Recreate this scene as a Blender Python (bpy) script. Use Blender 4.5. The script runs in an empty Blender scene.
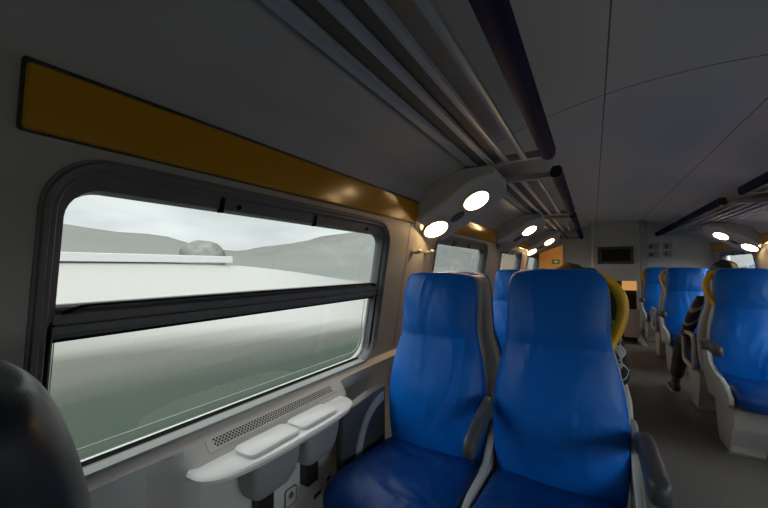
import bpy, bmesh, math, random
from mathutils import Vector, Matrix
random.seed(7)
C = bpy.context.scene.collection
S = bpy.context.scene
PI = math.pi
EYE = 1.27            # eye height over the saloon floor
CX = 0.43             # centre line of the carriage
PITCH = 2.08          # one window bay
TILT = 0.16           # the upper-deck side walls lean inwards

# ------------------------------------------------------------------ materials
def new_mat(name):
    m = bpy.data.materials.new(name); m.use_nodes = True
    nt = m.node_tree
    return m, nt, nt.nodes['Principled BSDF']

def mat(name, col, rough=0.5, metal=0.0, var=0.08, scale=6.0, bump=0.0, bscale=60.0, spec=0.5, coat=0.0, stretch=(1, 1, 1)):
    m, nt, b = new_mat(name)
    tc = nt.nodes.new('ShaderNodeTexCoord')
    mp = nt.nodes.new('ShaderNodeMapping'); mp.inputs['Scale'].default_value = stretch
    nt.links.new(tc.outputs['Object'], mp.inputs['Vector'])
    n = nt.nodes.new('ShaderNodeTexNoise'); n.inputs['Scale'].default_value = scale; n.inputs['Detail'].default_value = 4
    nt.links.new(mp.outputs['Vector'], n.inputs['Vector'])
    r = nt.nodes.new('ShaderNodeValToRGB')
    lo = tuple(max(0, c * (1 - var)) for c in col) + (1,); hi = tuple(min(1, c * (1 + var)) for c in col) + (1,)
    r.color_ramp.elements[0].position = .3; r.color_ramp.elements[1].position = .7
    r.color_ramp.elements[0].color = lo; r.color_ramp.elements[1].color = hi
    nt.links.new(n.outputs['Fac'], r.inputs['Fac']); nt.links.new(r.outputs['Color'], b.inputs['Base Color'])
    b.inputs['Roughness'].default_value = rough; b.inputs['Metallic'].default_value = metal
    b.inputs['Specular IOR Level'].default_value = spec
    b.inputs['Coat Weight'].default_value = coat
    if bump:
        n2 = nt.nodes.new('ShaderNodeTexNoise'); n2.inputs['Scale'].default_value = bscale; n2.inputs['Detail'].default_value = 3
        nt.links.new(tc.outputs['Object'], n2.inputs['Vector'])
        bp = nt.nodes.new('ShaderNodeBump'); bp.inputs['Strength'].default_value = bump; bp.inputs['Distance'].default_value = .01
        nt.links.new(n2.outputs['Fac'], bp.inputs['Height']); nt.links.new(bp.outputs['Normal'], b.inputs['Normal'])
    return m

def leather(name, col, rough=.38, st=.9):
    """smooth artificial leather with long soft folds"""
    m, nt, b = new_mat(name)
    tc = nt.nodes.new('ShaderNodeTexCoord')
    oi = nt.nodes.new('ShaderNodeObjectInfo')
    ad = nt.nodes.new('ShaderNodeVectorMath'); ad.operation = 'ADD'
    sc = nt.nodes.new('ShaderNodeMath'); sc.operation = 'MULTIPLY'; sc.inputs[1].default_value = 9.0
    nt.links.new(oi.outputs['Random'], sc.inputs[0])
    nt.links.new(tc.outputs['Object'], ad.inputs[0]); nt.links.new(sc.outputs[0], ad.inputs[1])
    mp = nt.nodes.new('ShaderNodeMapping'); mp.inputs['Scale'].default_value = (1.3, 1, .55); mp.inputs['Rotation'].default_value = (0, .6, 0)
    nt.links.new(ad.outputs[0], mp.inputs['Vector'])
    n = nt.nodes.new('ShaderNodeTexNoise'); n.inputs['Scale'].default_value = 4.2; n.inputs['Detail'].default_value = 2.0; n.inputs['Distortion'].default_value = .8
    nt.links.new(mp.outputs['Vector'], n.inputs['Vector'])
    n2 = nt.nodes.new('ShaderNodeTexNoise'); n2.inputs['Scale'].default_value = 260
    nt.links.new(tc.outputs['Object'], n2.inputs['Vector'])
    mx = nt.nodes.new('ShaderNodeMath'); mx.operation = 'MULTIPLY_ADD'; mx.inputs[1].default_value = .03
    nt.links.new(n2.outputs['Fac'], mx.inputs[0]); nt.links.new(n.outputs['Fac'], mx.inputs[2])
    bp = nt.nodes.new('ShaderNodeBump'); bp.inputs['Strength'].default_value = st; bp.inputs['Distance'].default_value = .035
    nt.links.new(mx.outputs[0], bp.inputs['Height']); nt.links.new(bp.outputs['Normal'], b.inputs['Normal'])
    b.inputs['Base Color'].default_value = col + (1,)
    b.inputs['Roughness'].default_value = rough; b.inputs['Specular IOR Level'].default_value = .30
    return m

def emit(name, col, strength):
    m = bpy.data.materials.new(name); m.use_nodes = True; nt = m.node_tree; nt.nodes.clear()
    e = nt.nodes.new('ShaderNodeEmission'); e.inputs[0].default_value = col + (1,); e.inputs[1].default_value = strength
    o = nt.nodes.new('ShaderNodeOutputMaterial'); nt.links.new(e.outputs[0], o.inputs[0])
    return m

def glass_mat(name):
    m = bpy.data.materials.new(name); m.use_nodes = True; nt = m.node_tree; nt.nodes.clear()
    t = nt.nodes.new('ShaderNodeBsdfTransparent'); t.inputs[0].default_value = (.955, .985, .97, 1)
    g = nt.nodes.new('ShaderNodeBsdfGlossy'); g.inputs['Roughness'].default_value = .02; g.inputs[0].default_value = (.9, .95, .93, 1)
    lw = nt.nodes.new('ShaderNodeLayerWeight'); lw.inputs[0].default_value = .5
    pw = nt.nodes.new('ShaderNodeMath'); pw.operation = 'POWER'; pw.inputs[1].default_value = 5
    f = nt.nodes.new('ShaderNodeMath'); f.operation = 'MULTIPLY_ADD'; f.inputs[1].default_value = .9; f.inputs[2].default_value = .03
    nt.links.new(lw.outputs['Facing'], pw.inputs[0]); nt.links.new(pw.outputs[0], f.inputs[0])
    mx = nt.nodes.new('ShaderNodeMixShader')
    nt.links.new(f.outputs[0], mx.inputs[0]); nt.links.new(t.outputs[0], mx.inputs[1]); nt.links.new(g.outputs[0], mx.inputs[2])
    o = nt.nodes.new('ShaderNodeOutputMaterial'); nt.links.new(mx.outputs[0], o.inputs[0])
    return m

def ceiling_mat():
    """off-white panels with thin dark joints"""
    m, nt, b = new_mat('ceiling_panels')
    tc = nt.nodes.new('ShaderNodeTexCoord'); sx = nt.nodes.new('ShaderNodeSeparateXYZ')
    nt.links.new(tc.outputs['Object'], sx.inputs[0])
    def mth(op, a, bb=None):
        n = nt.nodes.new('ShaderNodeMath'); n.operation = op
        for i, v in enumerate((a, bb)):
            if v is None: continue
            if isinstance(v, (int, float)): n.inputs[i].default_value = v
            else: nt.links.new(v, n.inputs[i])
        return n.outputs[0]
    xr = mth('ABSOLUTE', mth('SUBTRACT', sx.outputs[0], CX))
    j1 = mth('LESS_THAN', mth('ABSOLUTE', mth('SUBTRACT', xr, .362)), .0032)
    yy = mth('ABSOLUTE', mth('SUBTRACT', mth('PINGPONG', mth('SUBTRACT', sx.outputs[1], 2.05), PITCH), 0.0))
    j2 = mth('LESS_THAN', yy, .0042)
    j = mth('MAXIMUM', j1, j2)
    n = nt.nodes.new('ShaderNodeTexNoise'); n.inputs['Scale'].default_value = 1.6; n.inputs['Detail'].default_value = 5
    nt.links.new(tc.outputs['Object'], n.inputs['Vector'])
    r = nt.nodes.new('ShaderNodeValToRGB'); r.color_ramp.elements[0].color = (.66, .645, .635, 1); r.color_ramp.elements[1].color = (.73, .715, .705, 1)
    nt.links.new(n.outputs['Fac'], r.inputs['Fac'])
    mx = nt.nodes.new('ShaderNodeMixRGB'); mx.inputs[2].default_value = (.13, .13, .13, 1)
    nt.links.new(j, mx.inputs[0]); nt.links.new(r.outputs['Color'], mx.inputs[1])
    nt.links.new(mx.outputs[0], b.inputs['Base Color']); b.inputs['Roughness'].default_value = .55
    return m

M = {}
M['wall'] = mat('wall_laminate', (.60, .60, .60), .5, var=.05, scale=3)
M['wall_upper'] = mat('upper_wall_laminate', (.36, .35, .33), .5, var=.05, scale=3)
M['soffit'] = mat('soffit_panel', (.40, .395, .39), .5, var=.04, scale=3)
M['sill'] = mat('sill_plastic', (.60, .61, .60), .45, var=.04)
M['ceil'] = ceiling_mat()
M['floor'] = mat('floor_rubber', (.095, .093, .091), .42, var=.25, scale=90, spec=.4)
M['frame'] = mat('window_rubber', (.125, .13, .138), .5, var=.12)
M['gasket'] = mat('black_gasket', (.010, .010, .011), .9, spec=.04)
M['alu'] = mat('brushed_aluminium', (.55, .56, .57), .35, metal=.8, var=.06, stretch=(1, .05, 1), scale=40)
M['strip'] = mat('sill_strip_grey', (.27, .28, .28), .55, var=.05)
M['spacer'] = mat('spacer_reflection_grey', (.20, .21, .21), .5)
M['glass'] = glass_mat('window_glass')
M['amber'] = mat('amber_panel', (.46, .225, .002), .13, var=.06, scale=2, spec=.28)
M['slat'] = mat('rack_slat_metal', (.35, .40, .48), .5, var=.05, spec=.35)
M['beam'] = mat('rack_beam_metal', (.32, .33, .34), .5)
M['gapshade'] = mat('rack_gap_shade', (.11, .10, .09), .8, var=.1)  # darkness above the slats, given as a colour
M['navy'] = mat('navy_rail', (.004, .008, .060), .65, var=.1, spec=.08)
M['cap'] = mat('rail_end_cap', (.008, .008, .014), .5)
M['housing'] = mat('console_plastic', (.52, .51, .50), .45, var=.03)
M['ring'] = mat('lamp_ring', (.55, .5, .42), .35, metal=.4)
M['lens'] = emit('lamp_lens', (1.0, .64, .30), 35.0)
M['lens_off'] = mat('lamp_lens_unlit', (.35, .33, .30), .3)
M['grey'] = mat('dark_oval_plate', (.10, .105, .115), .5)
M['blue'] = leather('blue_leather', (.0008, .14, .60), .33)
M['shadedcushion'] = leather('blue_cushion_shaded', (.001, .042, .22), .36)  # darker than the backrests: shade on the cushions put into the colour
M['shadedleather'] = leather('shaded_blue_leather', (.022, .030, .045), .42, .25)  # blue seat leather with shade put into the colour
M['shell'] = mat('seat_shell_grey', (.40, .41, .42), .45, var=.06)
M['shelldark'] = mat('seat_shell_dark', (.13, .13, .14), .5, var=.08)
M['arm'] = mat('armrest_dark', (.060, .064, .074), .42, var=.1)
M['yellow'] = mat('yellow_handle', (.85, .47, .004), .35, var=.05)
M['table'] = mat('table_laminate', (.80, .815, .83), .38, var=.03)
M['bin'] = mat('bin_plastic', (.30, .30, .31), .5, var=.05)
M['black'] = mat('black_plastic', (.012, .012, .013), .5)
M['white'] = mat('white_print', (.7, .7, .68), .5)
M['pole'] = mat('steel_pole', (.85, .80, .72), .35, metal=.6, var=.03)
M['endwall'] = mat('end_wall_laminate', (.68, .665, .65), .5, var=.05)
M['cream'] = mat('cream_lamplit_laminate', (.62, .38, .14), .5, var=.05)  # orange lamplight put into the cream colour
M['pinkish'] = mat('pale_pink_panel', (.52, .38, .30), .5, var=.12)
M['screen'] = mat('screen_glass', (.006, .006, .007), .12)
M['bezel'] = mat('screen_bezel', (.10, .095, .09), .5)
M['skin'] = mat('skin_brown', (.13, .065, .04), .5, var=.1)
M['skin2'] = mat('skin_tan', (.36, .20, .13), .5, var=.1)
M['hair'] = mat('dark_hair', (.012, .009, .008), .45, var=.4, scale=60, stretch=(1, 1, .1))
M['hair2'] = mat('brown_hair', (.06, .033, .014), .45, var=.4, scale=60, stretch=(1, 1, .1))
M['blackcloth'] = mat('black_cloth', (.012, .012, .014), .8, var=.3, scale=30)
M['greencloth'] = mat('dark_trousers', (.02, .02, .024), .85, var=.3, scale=30)
M['shoe'] = mat('shoe_leather', (.05, .018, .016), .5, var=.3, scale=20)
M['sole'] = mat('shoe_sole', (.35, .33, .32), .6)
M['green'] = mat('green_sign', (.01, .22, .06), .5)
M['red'] = mat('red_print', (.45, .03, .03), .5)
M['perf'] = mat('grille_hole', (.03, .03, .03), .6)

def patterned(name, base, mark, scale):
    m, nt, b = new_mat(name)
    tc = nt.nodes.new('ShaderNodeTexCoord'); v = nt.nodes.new('ShaderNodeTexVoronoi'); v.inputs['Scale'].default_value = scale
    v.feature = 'DISTANCE_TO_EDGE'
    nt.links.new(tc.outputs['Object'], v.inputs['Vector'])
    r = nt.nodes.new('ShaderNodeValToRGB'); r.color_ramp.elements[0].color = mark + (1,); r.color_ramp.elements[1].color = base + (1,)
    r.color_ramp.elements[0].position = .03; r.color_ramp.elements[1].position = .07
    nt.links.new(v.outputs['Distance'], r.inputs[0]); nt.links.new(r.outputs[0], b.inputs['Base Color'])
    b.inputs['Roughness'].default_value = .8
    return m
def striped(name, base, mark, scale):
    m, nt, b = new_mat(name)
    tc = nt.nodes.new('ShaderNodeTexCoord'); v = nt.nodes.new('ShaderNodeTexWave'); v.inputs['Scale'].default_value = scale
    v.bands_direction = 'DIAGONAL'; v.inputs['Distortion'].default_value = 1.5
    nt.links.new(tc.outputs['Object'], v.inputs['Vector'])
    r = nt.nodes.new('ShaderNodeValToRGB'); r.color_ramp.elements[0].color = base + (1,); r.color_ramp.elements[1].color = mark + (1,)
    r.color_ramp.elements[0].position = .78; r.color_ramp.elements[1].position = .9
    nt.links.new(v.outputs['Fac'], r.inputs[0]); nt.links.new(r.outputs[0], b.inputs['Base Color'])
    b.inputs['Roughness'].default_value = .8
    return m
M['blackpattern'] = patterned('black_white_print', (.010, .010, .012), (.42, .42, .42), 17)
M['brownstripe'] = striped('brown_striped_knit', (.042, .026, .020), (.30, .27, .25), 5)

# ------------------------------------------------------------------ mesh helpers
def obj(name, bm, m, parent=None, smooth=False, mods=None):
    me = bpy.data.meshes.new(name)
    bmesh.ops.recalc_face_normals(bm, faces=bm.faces)
    bm.to_mesh(me); bm.free()
    if smooth:
        for p in me.polygons: p.use_smooth = True
    me.materials.append(m)
    o = bpy.data.objects.new(name, me); C.objects.link(o)
    if parent: o.parent = parent
    return o
def auto(o, ang=35):
    """smooth shading with the hard edges kept"""
    me = o.data
    for p in me.polygons: p.use_smooth = True
    bm = bmesh.new(); bm.from_mesh(me)
    for e in bm.edges:
        if len(e.link_faces) == 2 and e.calc_face_angle(0) > math.radians(ang): e.smooth = False
    bm.to_mesh(me); bm.free()
    return o
def thing(name, label, cat, loc=(0, 0, 0), group=None, rotz=0):
    o = bpy.data.objects.new(name, None); C.objects.link(o); o.empty_display_size = .1
    o.location = loc; o.rotation_euler = (0, 0, rotz)
    o['label'] = label; o['category'] = cat
    if group: o['group'] = group
    return o
def tag(o, label, cat, group=None):
    o['label'] = label; o['category'] = cat
    if group: o['group'] = group
    return o
def struct(o, label=None, cat=None):
    o['kind'] = 'structure'
    if label: o['label'] = label
    if cat: o['category'] = cat
    return o
def dup(root, loc=None, rotz=None, label=None, group=None):
    r = root.copy(); C.objects.link(r)
    if loc is not None: r.location = loc
    if rotz is not None: r.rotation_euler = (0, 0, rotz)
    if label: r['label'] = label
    if group: r['group'] = group
    for ch in list(root.children):
        c = ch.copy(); C.objects.link(c); c.parent = r
        for g in list(ch.children):
            d = g.copy(); C.objects.link(d); d.parent = c
    return r
def bm_box(bm, x0, x1, y0, y1, z0, z1, bev=0, seg=2):
    v = [bm.verts.new(p) for p in ((x0,y0,z0),(x1,y0,z0),(x1,y1,z0),(x0,y1,z0),(x0,y0,z1),(x1,y0,z1),(x1,y1,z1),(x0,y1,z1))]
    fs = [bm.faces.new([v[i] for i in q]) for q in ((0,3,2,1),(4,5,6,7),(0,1,5,4),(1,2,6,5),(2,3,7,6),(3,0,4,7))]
    if bev:
        es = list({e for f in fs for e in f.edges})
        bmesh.ops.bevel(bm, geom=es, offset=bev, segments=seg, profile=.5, affect='EDGES')
def box(*a, bev=0, seg=2):
    bm = bmesh.new(); bm_box(bm, *a, bev=bev, seg=seg); return bm
def bm_loft(bm, rings, cap=True, closed=True, wrap=False):
    R = [[bm.verts.new(p) for p in r] for r in rings]
    n = len(R[0]); k = len(R)
    for i in range(k if wrap else k - 1):
        a, b = R[i], R[(i + 1) % k]
        for j in range(n if closed else n - 1):
            bm.faces.new((a[j], a[(j + 1) % n], b[(j + 1) % n], b[j]))
    if cap and not wrap:
        bm.faces.new(list(reversed(R[0]))); bm.faces.new(R[-1])
    return R
def loft(rings, **k):
    bm = bmesh.new(); bm_loft(bm, rings, **k); return bm
def bm_tube(bm, path, r, n=10, wrap=False):
    pts = [Vector(p) for p in path]; rings = []
    rr = r if isinstance(r, (list, tuple)) else [r] * len(pts)
    up = None
    for i, p in enumerate(pts):
        if wrap: t = pts[(i + 1) % len(pts)] - pts[i - 1]
        else: t = pts[min(i + 1, len(pts) - 1)] - pts[max(i - 1, 0)]
        t.normalize()
        if up is None:
            up = Vector((0, 0, 1)) if abs(t.z) < .9 else Vector((0, 1, 0))
        s = t.cross(up).normalized(); up = s.cross(t).normalized()
        rings.append([p + (s * math.cos(2*PI*j/n) + up * math.sin(2*PI*j/n)) * rr[i] for j in range(n)])
    bm_loft(bm, rings, wrap=wrap)
def tube(path, r, n=10, wrap=False):
    bm = bmesh.new(); bm_tube(bm, path, r, n, wrap); return bm
def prism(poly, axis, a, b, bev=0):
    """2-D polygon extruded along an axis ('x': poly in y,z ; 'y': poly in x,z ; 'z': poly in x,y)"""
    def P(u, v, w):
        return {'x': (w, u, v), 'y': (u, w, v), 'z': (u, v, w)}[axis]
    bm = bmesh.new(); bm_loft(bm, [[P(u, v, a) for u, v in poly], [P(u, v, b) for u, v in poly]])
    if bev: bmesh.ops.bevel(bm, geom=list(bm.edges), offset=bev, segments=2, profile=.5, affect='EDGES')
    return bm
def rrect(u0, u1, v0, v1, r, n=7):
    pts = []
    for cu, cv, a0 in ((u1 - r, v1 - r, 0), (u0 + r, v1 - r, PI/2), (u0 + r, v0 + r, PI), (u1 - r, v0 + r, 3*PI/2)):
        for i in range(n + 1):
            a = a0 + PI/2 * i / n
            pts.append((cu + r*math.cos(a), cv + r*math.sin(a)))
    return pts
def selipse(hw, ht, n=32, e=3.0):
    out = []
    for j in range(n):
        a = 2*PI*j/n; c, s = math.cos(a), math.sin(a)
        out.append((hw*math.copysign(abs(c)**(2/e), c), ht*math.copysign(abs(s)**(2/e), s)))
    return out
def smooth(a, b, t):
    t = max(0., min(1., (t - a)/(b - a))); return t*t*(3 - 2*t)
def interp(tab, t):
    if t <= tab[0][0]: return tab[0][1:]
    for (a, b) in zip(tab, tab[1:]):
        if t <= b[0]:
            k = (t - a[0])/(b[0] - a[0]); k = k*k*(3 - 2*k)*.35 + k*.65
            return tuple(p + (q - p)*k for p, q in zip(a[1:], b[1:]))
    return tab[-1][1:]

# side wall plane: y along the carriage, z relative to the eye, off inwards
def WP(y, z, off=0., right=False):
    x = -1.0 + TILT*z + off
    return ((2*CX - x) if right else x, y, z + EYE)

Y0, Y1 = -2.0, 8.3
BAYS = [-1, 0, 1, 2, 3]
WZ0, WZ1 = -.518, .245            # window opening, z relative to the eye
def wy(k): return .228 + PITCH*k, 1.656 + PITCH*k

# ------------------------------------------------------------------ room shell
def side_wall(right):
    bm = bmesh.new()
    # tilted upper wall with rounded window openings
    def loop(pts):
        vs = [bm.verts.new(WP(y, z, 0, right)) for y, z in pts]
        return [bm.edges.new((vs[i], vs[(i + 1) % len(vs)])) for i in range(len(vs))]
    es = []
    outer = [(Y0, -.525), (Y1, -.525), (Y1, .56), (Y0, .56)]
    es += loop(outer)
    holes = []
    for k in BAYS:
        a, b = wy(k)
        if b > Y1 - .02: b = Y1 - .03
        pts = rrect(a + .012, b - .012, WZ0 + .003, WZ1 - .012, .11)
        es += loop(pts); holes.append(pts)
    bmesh.ops.triangle_fill(bm, use_beauty=True, use_dissolve=False, edges=es)
    # reveals outwards
    for pts in holes:
        bm_loft(bm, [[WP(y, z, 0, right) for y, z in pts], [WP(y, z, -.09, right) for y, z in pts]], cap=False)
    # lower wall: height field with the console bulge under every window
    xb = WP(0, -.525)[0]
    ys = [Y0 + (Y1 - Y0)*i/412 for i in range(413)]
    zs = [-.525, -.533, -.541, -.549, -.552, -.558, -.57, -.58, -.592, -.604, -.616, -.63, -.66, -.8, -1.0, -1.17, -1.27]
    rows = []
    for y in ys:
        t = (y - .0) % PITCH
        s = smooth(.50, .60, t)*(1 - smooth(1.29, 1.42, t))
        col = []
        for z in zs:
            v = max(0, min(1, (-.549 - z)/.061))
            led = .026*max(0, min(1, (-.525 - z)/.024))
            x = xb + led + .052*s*v - .05*(1 - s)*smooth(-.550, -.572, z)
            col.append(((2*CX - x) if right else x, y, z + EYE))
        rows.append(col)
    bm_loft(bm, rows, cap=False, closed=False)
    o = obj('wall_right' if right else 'wall_left', bm, M['wall'])
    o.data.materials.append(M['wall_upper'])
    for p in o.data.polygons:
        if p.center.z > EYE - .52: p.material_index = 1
    auto(o, 30)
    struct(o)
    return o
side_wall(False); side_wall(True)

def ceil_z(x): return .905 - (x - CX)**2/4.8
bm = bmesh.new()
rows = []
for i in range(41):
    x = CX + 1.40*(i/20 - 1)
    rows.append([(x, Y0, ceil_z(x) + EYE), (x, Y1 + .02, ceil_z(x) + EYE)])
bm_loft(bm, rows, cap=False, closed=False)
struct(obj('ceiling', bm, M['ceil'], smooth=True))

# floor with the stair opening at the far end
SX0, SX1, SY = .10, .76, 6.87
bm = bmesh.new()
for (a, b, c, d) in ((-1.2, 2.06, Y0, SY), (-1.2, SX0, SY, Y1), (SX1, 2.06, SY, Y1)):
    bm_box(bm, a, b, c, d, -.05, 0)
struct(obj('floor', bm, M['floor']))
bm = bmesh.new()
for i in range(4):
    bm_box(bm, SX0, SX1, SY + .27*i, Y1, -.9, -.2*(i + 1) + .0)
st = struct(obj('stairs', bm, M['floor']))
bm = bmesh.new(); bm_box(bm, SX0 - .03, SX0, SY, Y1, -.95, -.05); bm_box(bm, SX1, SX1 + .03, SY, Y1, -.95, -.05)
struct(obj('trim_1', bm, M['endwall']))
# end walls
def endwall(name, y, opening):
    bm = bmesh.new()
    zt = 2.2
    if opening:
        bm_box(bm, -1.2, SX0 + .05, y, y + .05, -1.2, zt)
        bm_box(bm, SX1 - .04, 2.06, y, y + .05, -1.2, zt)
        bm_box(bm, SX0 + .05, SX1 - .04, y, y + .05, .98, zt)
    else:
        bm_box(bm, -1.2, 2.06, y - .05, y, -.1, zt)
    return struct(obj(name, bm, M['endwall']))
endwall('wall_far', Y1, True)
endwall('wall_near', Y0, False)
# closed roof shell over the wall-ceiling joint
for nm, sgn in (('trim_2', 0), ('trim_3', 1)):
    def mx(x): return (2*CX - x) if sgn else x
    prof = [(-.934, .405), (-.872, .50), (-.80, .525), (-.645, .575), (-.625, .60), (-.640, .70)]
    bm = loft([[(mx(x), Y0, z + EYE) for x, z in prof], [(mx(x), Y1, z + EYE) for x, z in prof]], cap=False, closed=False)
    o = obj(nm, bm, M['soffit'], smooth=True); auto(o, 50); struct(o)

# lower landing seen through the stair opening
bm = bmesh.new(); bm_box(bm, -.3, 1.2, Y1 + .05, Y1 + 1.6, -1.25, -1.2); bm_box(bm, -.3, 1.2, Y1 + 1.6, Y1 + 1.65, -1.2, 1.2); bm_box(bm, -.35, -.3, Y1 + .05, Y1 + 1.65, -1.25, 1.2); bm_box(bm, 1.2, 1.25, Y1 + .05, Y1 + 1.65, -1.25, 1.2); bm_box(bm, -.3, 1.2, Y1 + .05, Y1 + 1.65, 1.2, 1.25)
struct(obj('wall_landing', bm, M['bezel']))
def pair_label(): pass
vy = Y1 + 1.2
tag(obj('luminous_panel', box(.49, .72, Y1 - .02, Y1 + .09, .80, .98, bev=.005), emit('landing_lamp', (1.0, .50, .16), .55)), 'glowing orange light panel in the stair opening at the far end', 'light')
bm = box(.50, .76, Y1 - .01, Y1 + .10, -.12, .42, bev=.006)
tag(obj('cabinet_panel', bm, M['pinkish']), 'pale pinkish panel low in the stair opening at the far end', 'panel')
struct(obj('trim_4', box(SX0 + .05, SX1 - .04, Y1 + .105, Y1 + .12, -1.2, .98), M['black']))

# ------------------------------------------------------------------ windows
def window(idx, k, right):
    a, b = wy(k)
    if b > Y1 - .02: b = Y1 - .03
    root = bpy.data.objects.new('window_%d' % idx, None); C.objects.link(root); root['kind'] = 'structure'
    root.empty_display_size = .1
    side = 'right' if right else 'left'
    def P(y, z, off): return WP(y, z, off, right)
    def ring(pts_off, cap=False):
        return loft([[P(y, z, off) for y, z in pts] for pts, off in pts_off], cap=False, wrap=True)
    f = ring([(rrect(a, b, WZ0, WZ1, .12), -.002), (rrect(a + .005, b - .005, WZ0 + .002, WZ1 - .005, .118), .010),
              (rrect(a + .014, b - .014, WZ0 + .004, WZ1 - .012, .112), .010), (rrect(a + .018, b - .018, WZ0 + .005, WZ1 - .016, .11), .002),
              (rrect(a + .026, b - .026, WZ0 + .007, WZ1 - .024, .10), .002),
              (rrect(a + .032, b - .032, WZ0 + .009, WZ1 - .03, .095), -.016),
              (rrect(a + .044, b - .044, WZ0 + .012, WZ1 - .066, .070), -.020),
              (rrect(a + .048, b - .048, WZ0 + .013, WZ1 - .070, .067), -.062), (rrect(a, b, WZ0, WZ1, .12), -.07)])
    fo = obj('window_frame', f, M['frame'], root); auto(fo, 30)
    # bright lip
    lp = ring([(rrect(a - .004, b + .004, WZ0 - .004, WZ1 + .004, .124), .0), (rrect(a - .003, b + .003, WZ0 - .003, WZ1 + .003, .123), .005),
               (rrect(a + .002, b - .002, WZ0 + .002, WZ1 - .002, .12), .005), (rrect(a + .003, b - .003, WZ0 + .003, WZ1 - .003, .12), -.0)])
    auto(obj('frame_lip', lp, M['shelldark'], root), 40)
    # top flap joints and screw
    for yy in (.64, 1.06):
        t = a - .228 + yy
        bm = loft([[P(t + u, z, o_) for u, z in ((-.006, WZ1 - .03), (.006, WZ1 - .03), (.006, WZ1 - .076), (-.006, WZ1 - .076))] for o_ in (-.03, -.013)])
        obj('flap_joint', bm, M['gasket'], root)
    for yy in (.70, 1.44):
        t = a - .228 + yy
        bm = loft([[P(t + .008*math.cos(q*PI/6), WZ1 - .052 + .008*math.sin(q*PI/6), o_) for q in range(12)] for o_ in (-.025, -.014)])
        obj('frame_screw', bm, M['gasket'], root)
    # middle rail
    rz0, rz1 = -.168, -.088
    prof = [(rz1, -.06), (rz1, -.030), (rz1 - .006, -.022), (rz1 - .012, -.022), (rz1 - .016, -.028), (rz1 - .022, -.014), (rz1 - .044, -.014), (rz1 - .047, -.020), (rz1 - .050, -.014),
            (rz1 - .066, -.012), (rz1 - .068, -.03), (rz0, -.032), (rz0, -.06)]
    bm = loft([[P(y, z, o_) for z, o_ in prof] for y in (a + .040, b - .040)])
    auto(obj('middle_rail', bm, M['frame'], root), 25)
    bm = loft([[P(y, z, o_) for z, o_ in ((rz0 - .012, -.058), (rz0 + .012, -.058), (rz0 + .012, -.030), (rz0 - .008, -.034))] for y in (a + .040, b - .040)])
    obj('rail_gasket', bm, M['gasket'], root)
    # panes: upper hopper, lower fixed double pane
    def pane(z0, z1, off, r0, nm):
        pts = rrect(a + .036, b - .036, z0, z1, .03)
        bm = loft([[P(y, z, off) for y, z in pts], [P(y, z, off - .004) for y, z in pts]])
        return obj(nm, bm, M['glass'], root)
    pane(-.13, WZ1 - .06, -.045, .05, 'window_pane')
    pane(WZ0 + .008, -.13, -.050, .05, 'window_pane')
    pts = rrect(a + .05, b - .05, WZ0 + .03, -.155, .06)
    # bright bead, and a strip standing in for the spacer's reflected line
    g = ring([(rrect(a + .046, b - .046, WZ0 + .0125, -.10, .065), -.050), (rrect(a + .050, b - .050, WZ0 + .017, -.104, .062), -.048),
              (rrect(a + .053, b - .053, WZ0 + .0185, -.107, .06), -.052)])
    obj('glazing_bead', g, M['alu'], root)
    g = ring([(rrect(a + .060, b - .060, WZ0 + .040, -.10, .06), -.074), (rrect(a + .062, b - .062, WZ0 + .043, -.102, .06), -.072), (rrect(a + .063, b - .063, WZ0 + .0435, -.104, .06), -.076)])
    obj('spacer_reflection', g, M['spacer'], root)
    g = ring([(rrect(a + .028, b - .028, WZ0 + .005, -.09, .075), -.014), (rrect(a + .040, b - .040, WZ0 + .0095, -.095, .07), -.018), (rrect(a + .047, b - .047, WZ0 + .013, -.10, .066), -.05), (rrect(a + .02, b - .02, WZ0 - .01, -.09, .08), -.055)])
    auto(obj('lower_gasket', g, M['gasket'], root), 40)
    bm = loft([[P(y, z, o_) for z, o_ in ((WZ0 - .002, -.026), (WZ0 + .0125, -.026), (WZ0 + .0145, -.05), (WZ0 - .002, -.05))] for y in (a + .085, b - .085)])
    auto(obj('sill_gasket', bm, M['gasket'], root), 30)
    bm = loft([[P(y, z, o_) for z, o_ in ((WZ0 - .006, .011), (WZ0 + .006, .0125), (WZ0 + .0112, -.014), (WZ0 + .0122, -.026), (WZ0 - .006, -.026))] for y in (a + .085, b - .085)])
    auto(obj('sill_strip', bm, M['strip'], root), 30)
    return root
n = 0
for right in (False, True):
    for k in BAYS:
        n += 1
        window(n, k, right)

# ------------------------------------------------------------------ amber wall panels
place_word = {0: 'nearest', 1: 'second', 2: 'third', 3: 'fourth'}
def amber(k, right):
    a, b = .190 + PITCH*k, 1.940 + PITCH*k
    a = max(a, Y0 + .02); b = min(b, Y1 - .02)
    side = 'right' if right else 'left'
    root = thing('wall_panel', '%s glossy amber panel above the %s windows, counted from the camera' % (place_word.get(k, 'last'), side), 'panel', WP((a + b)/2, .27, 0, right))
    if right: root['label'] = {1: 'amber panel above the right windows, just past the right edge of the photo', 2: 'amber panel above the right windows at the right edge of the photo', 3: 'farther amber panel above the right windows, behind the two lit lamps'}[k]
    loc = Vector(root.location)
    def P(y, z, o_): return Vector(WP(y, z, o_, right)) - loc
    pts = rrect(a, b, .272, .399, .008, 3)
    pts2 = rrect(a + .004, b - .004, .276, .395, .006, 3)
    bm = loft([[P(y, z, -.0) for y, z in pts], [P(y, z, .010) for y, z in pts], [P(y, z, .014) for y, z in pts2]])
    auto(obj('panel_face', bm, M['amber'], root), 30)
    pts = rrect(a - .006, b + .002, .268, .410, .008, 3)
    bm = loft([[P(y, z, -.001) for y, z in pts], [P(y, z, .004) for y, z in pts]])
    obj('panel_backing', bm, M['black'], root)
    return root
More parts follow.
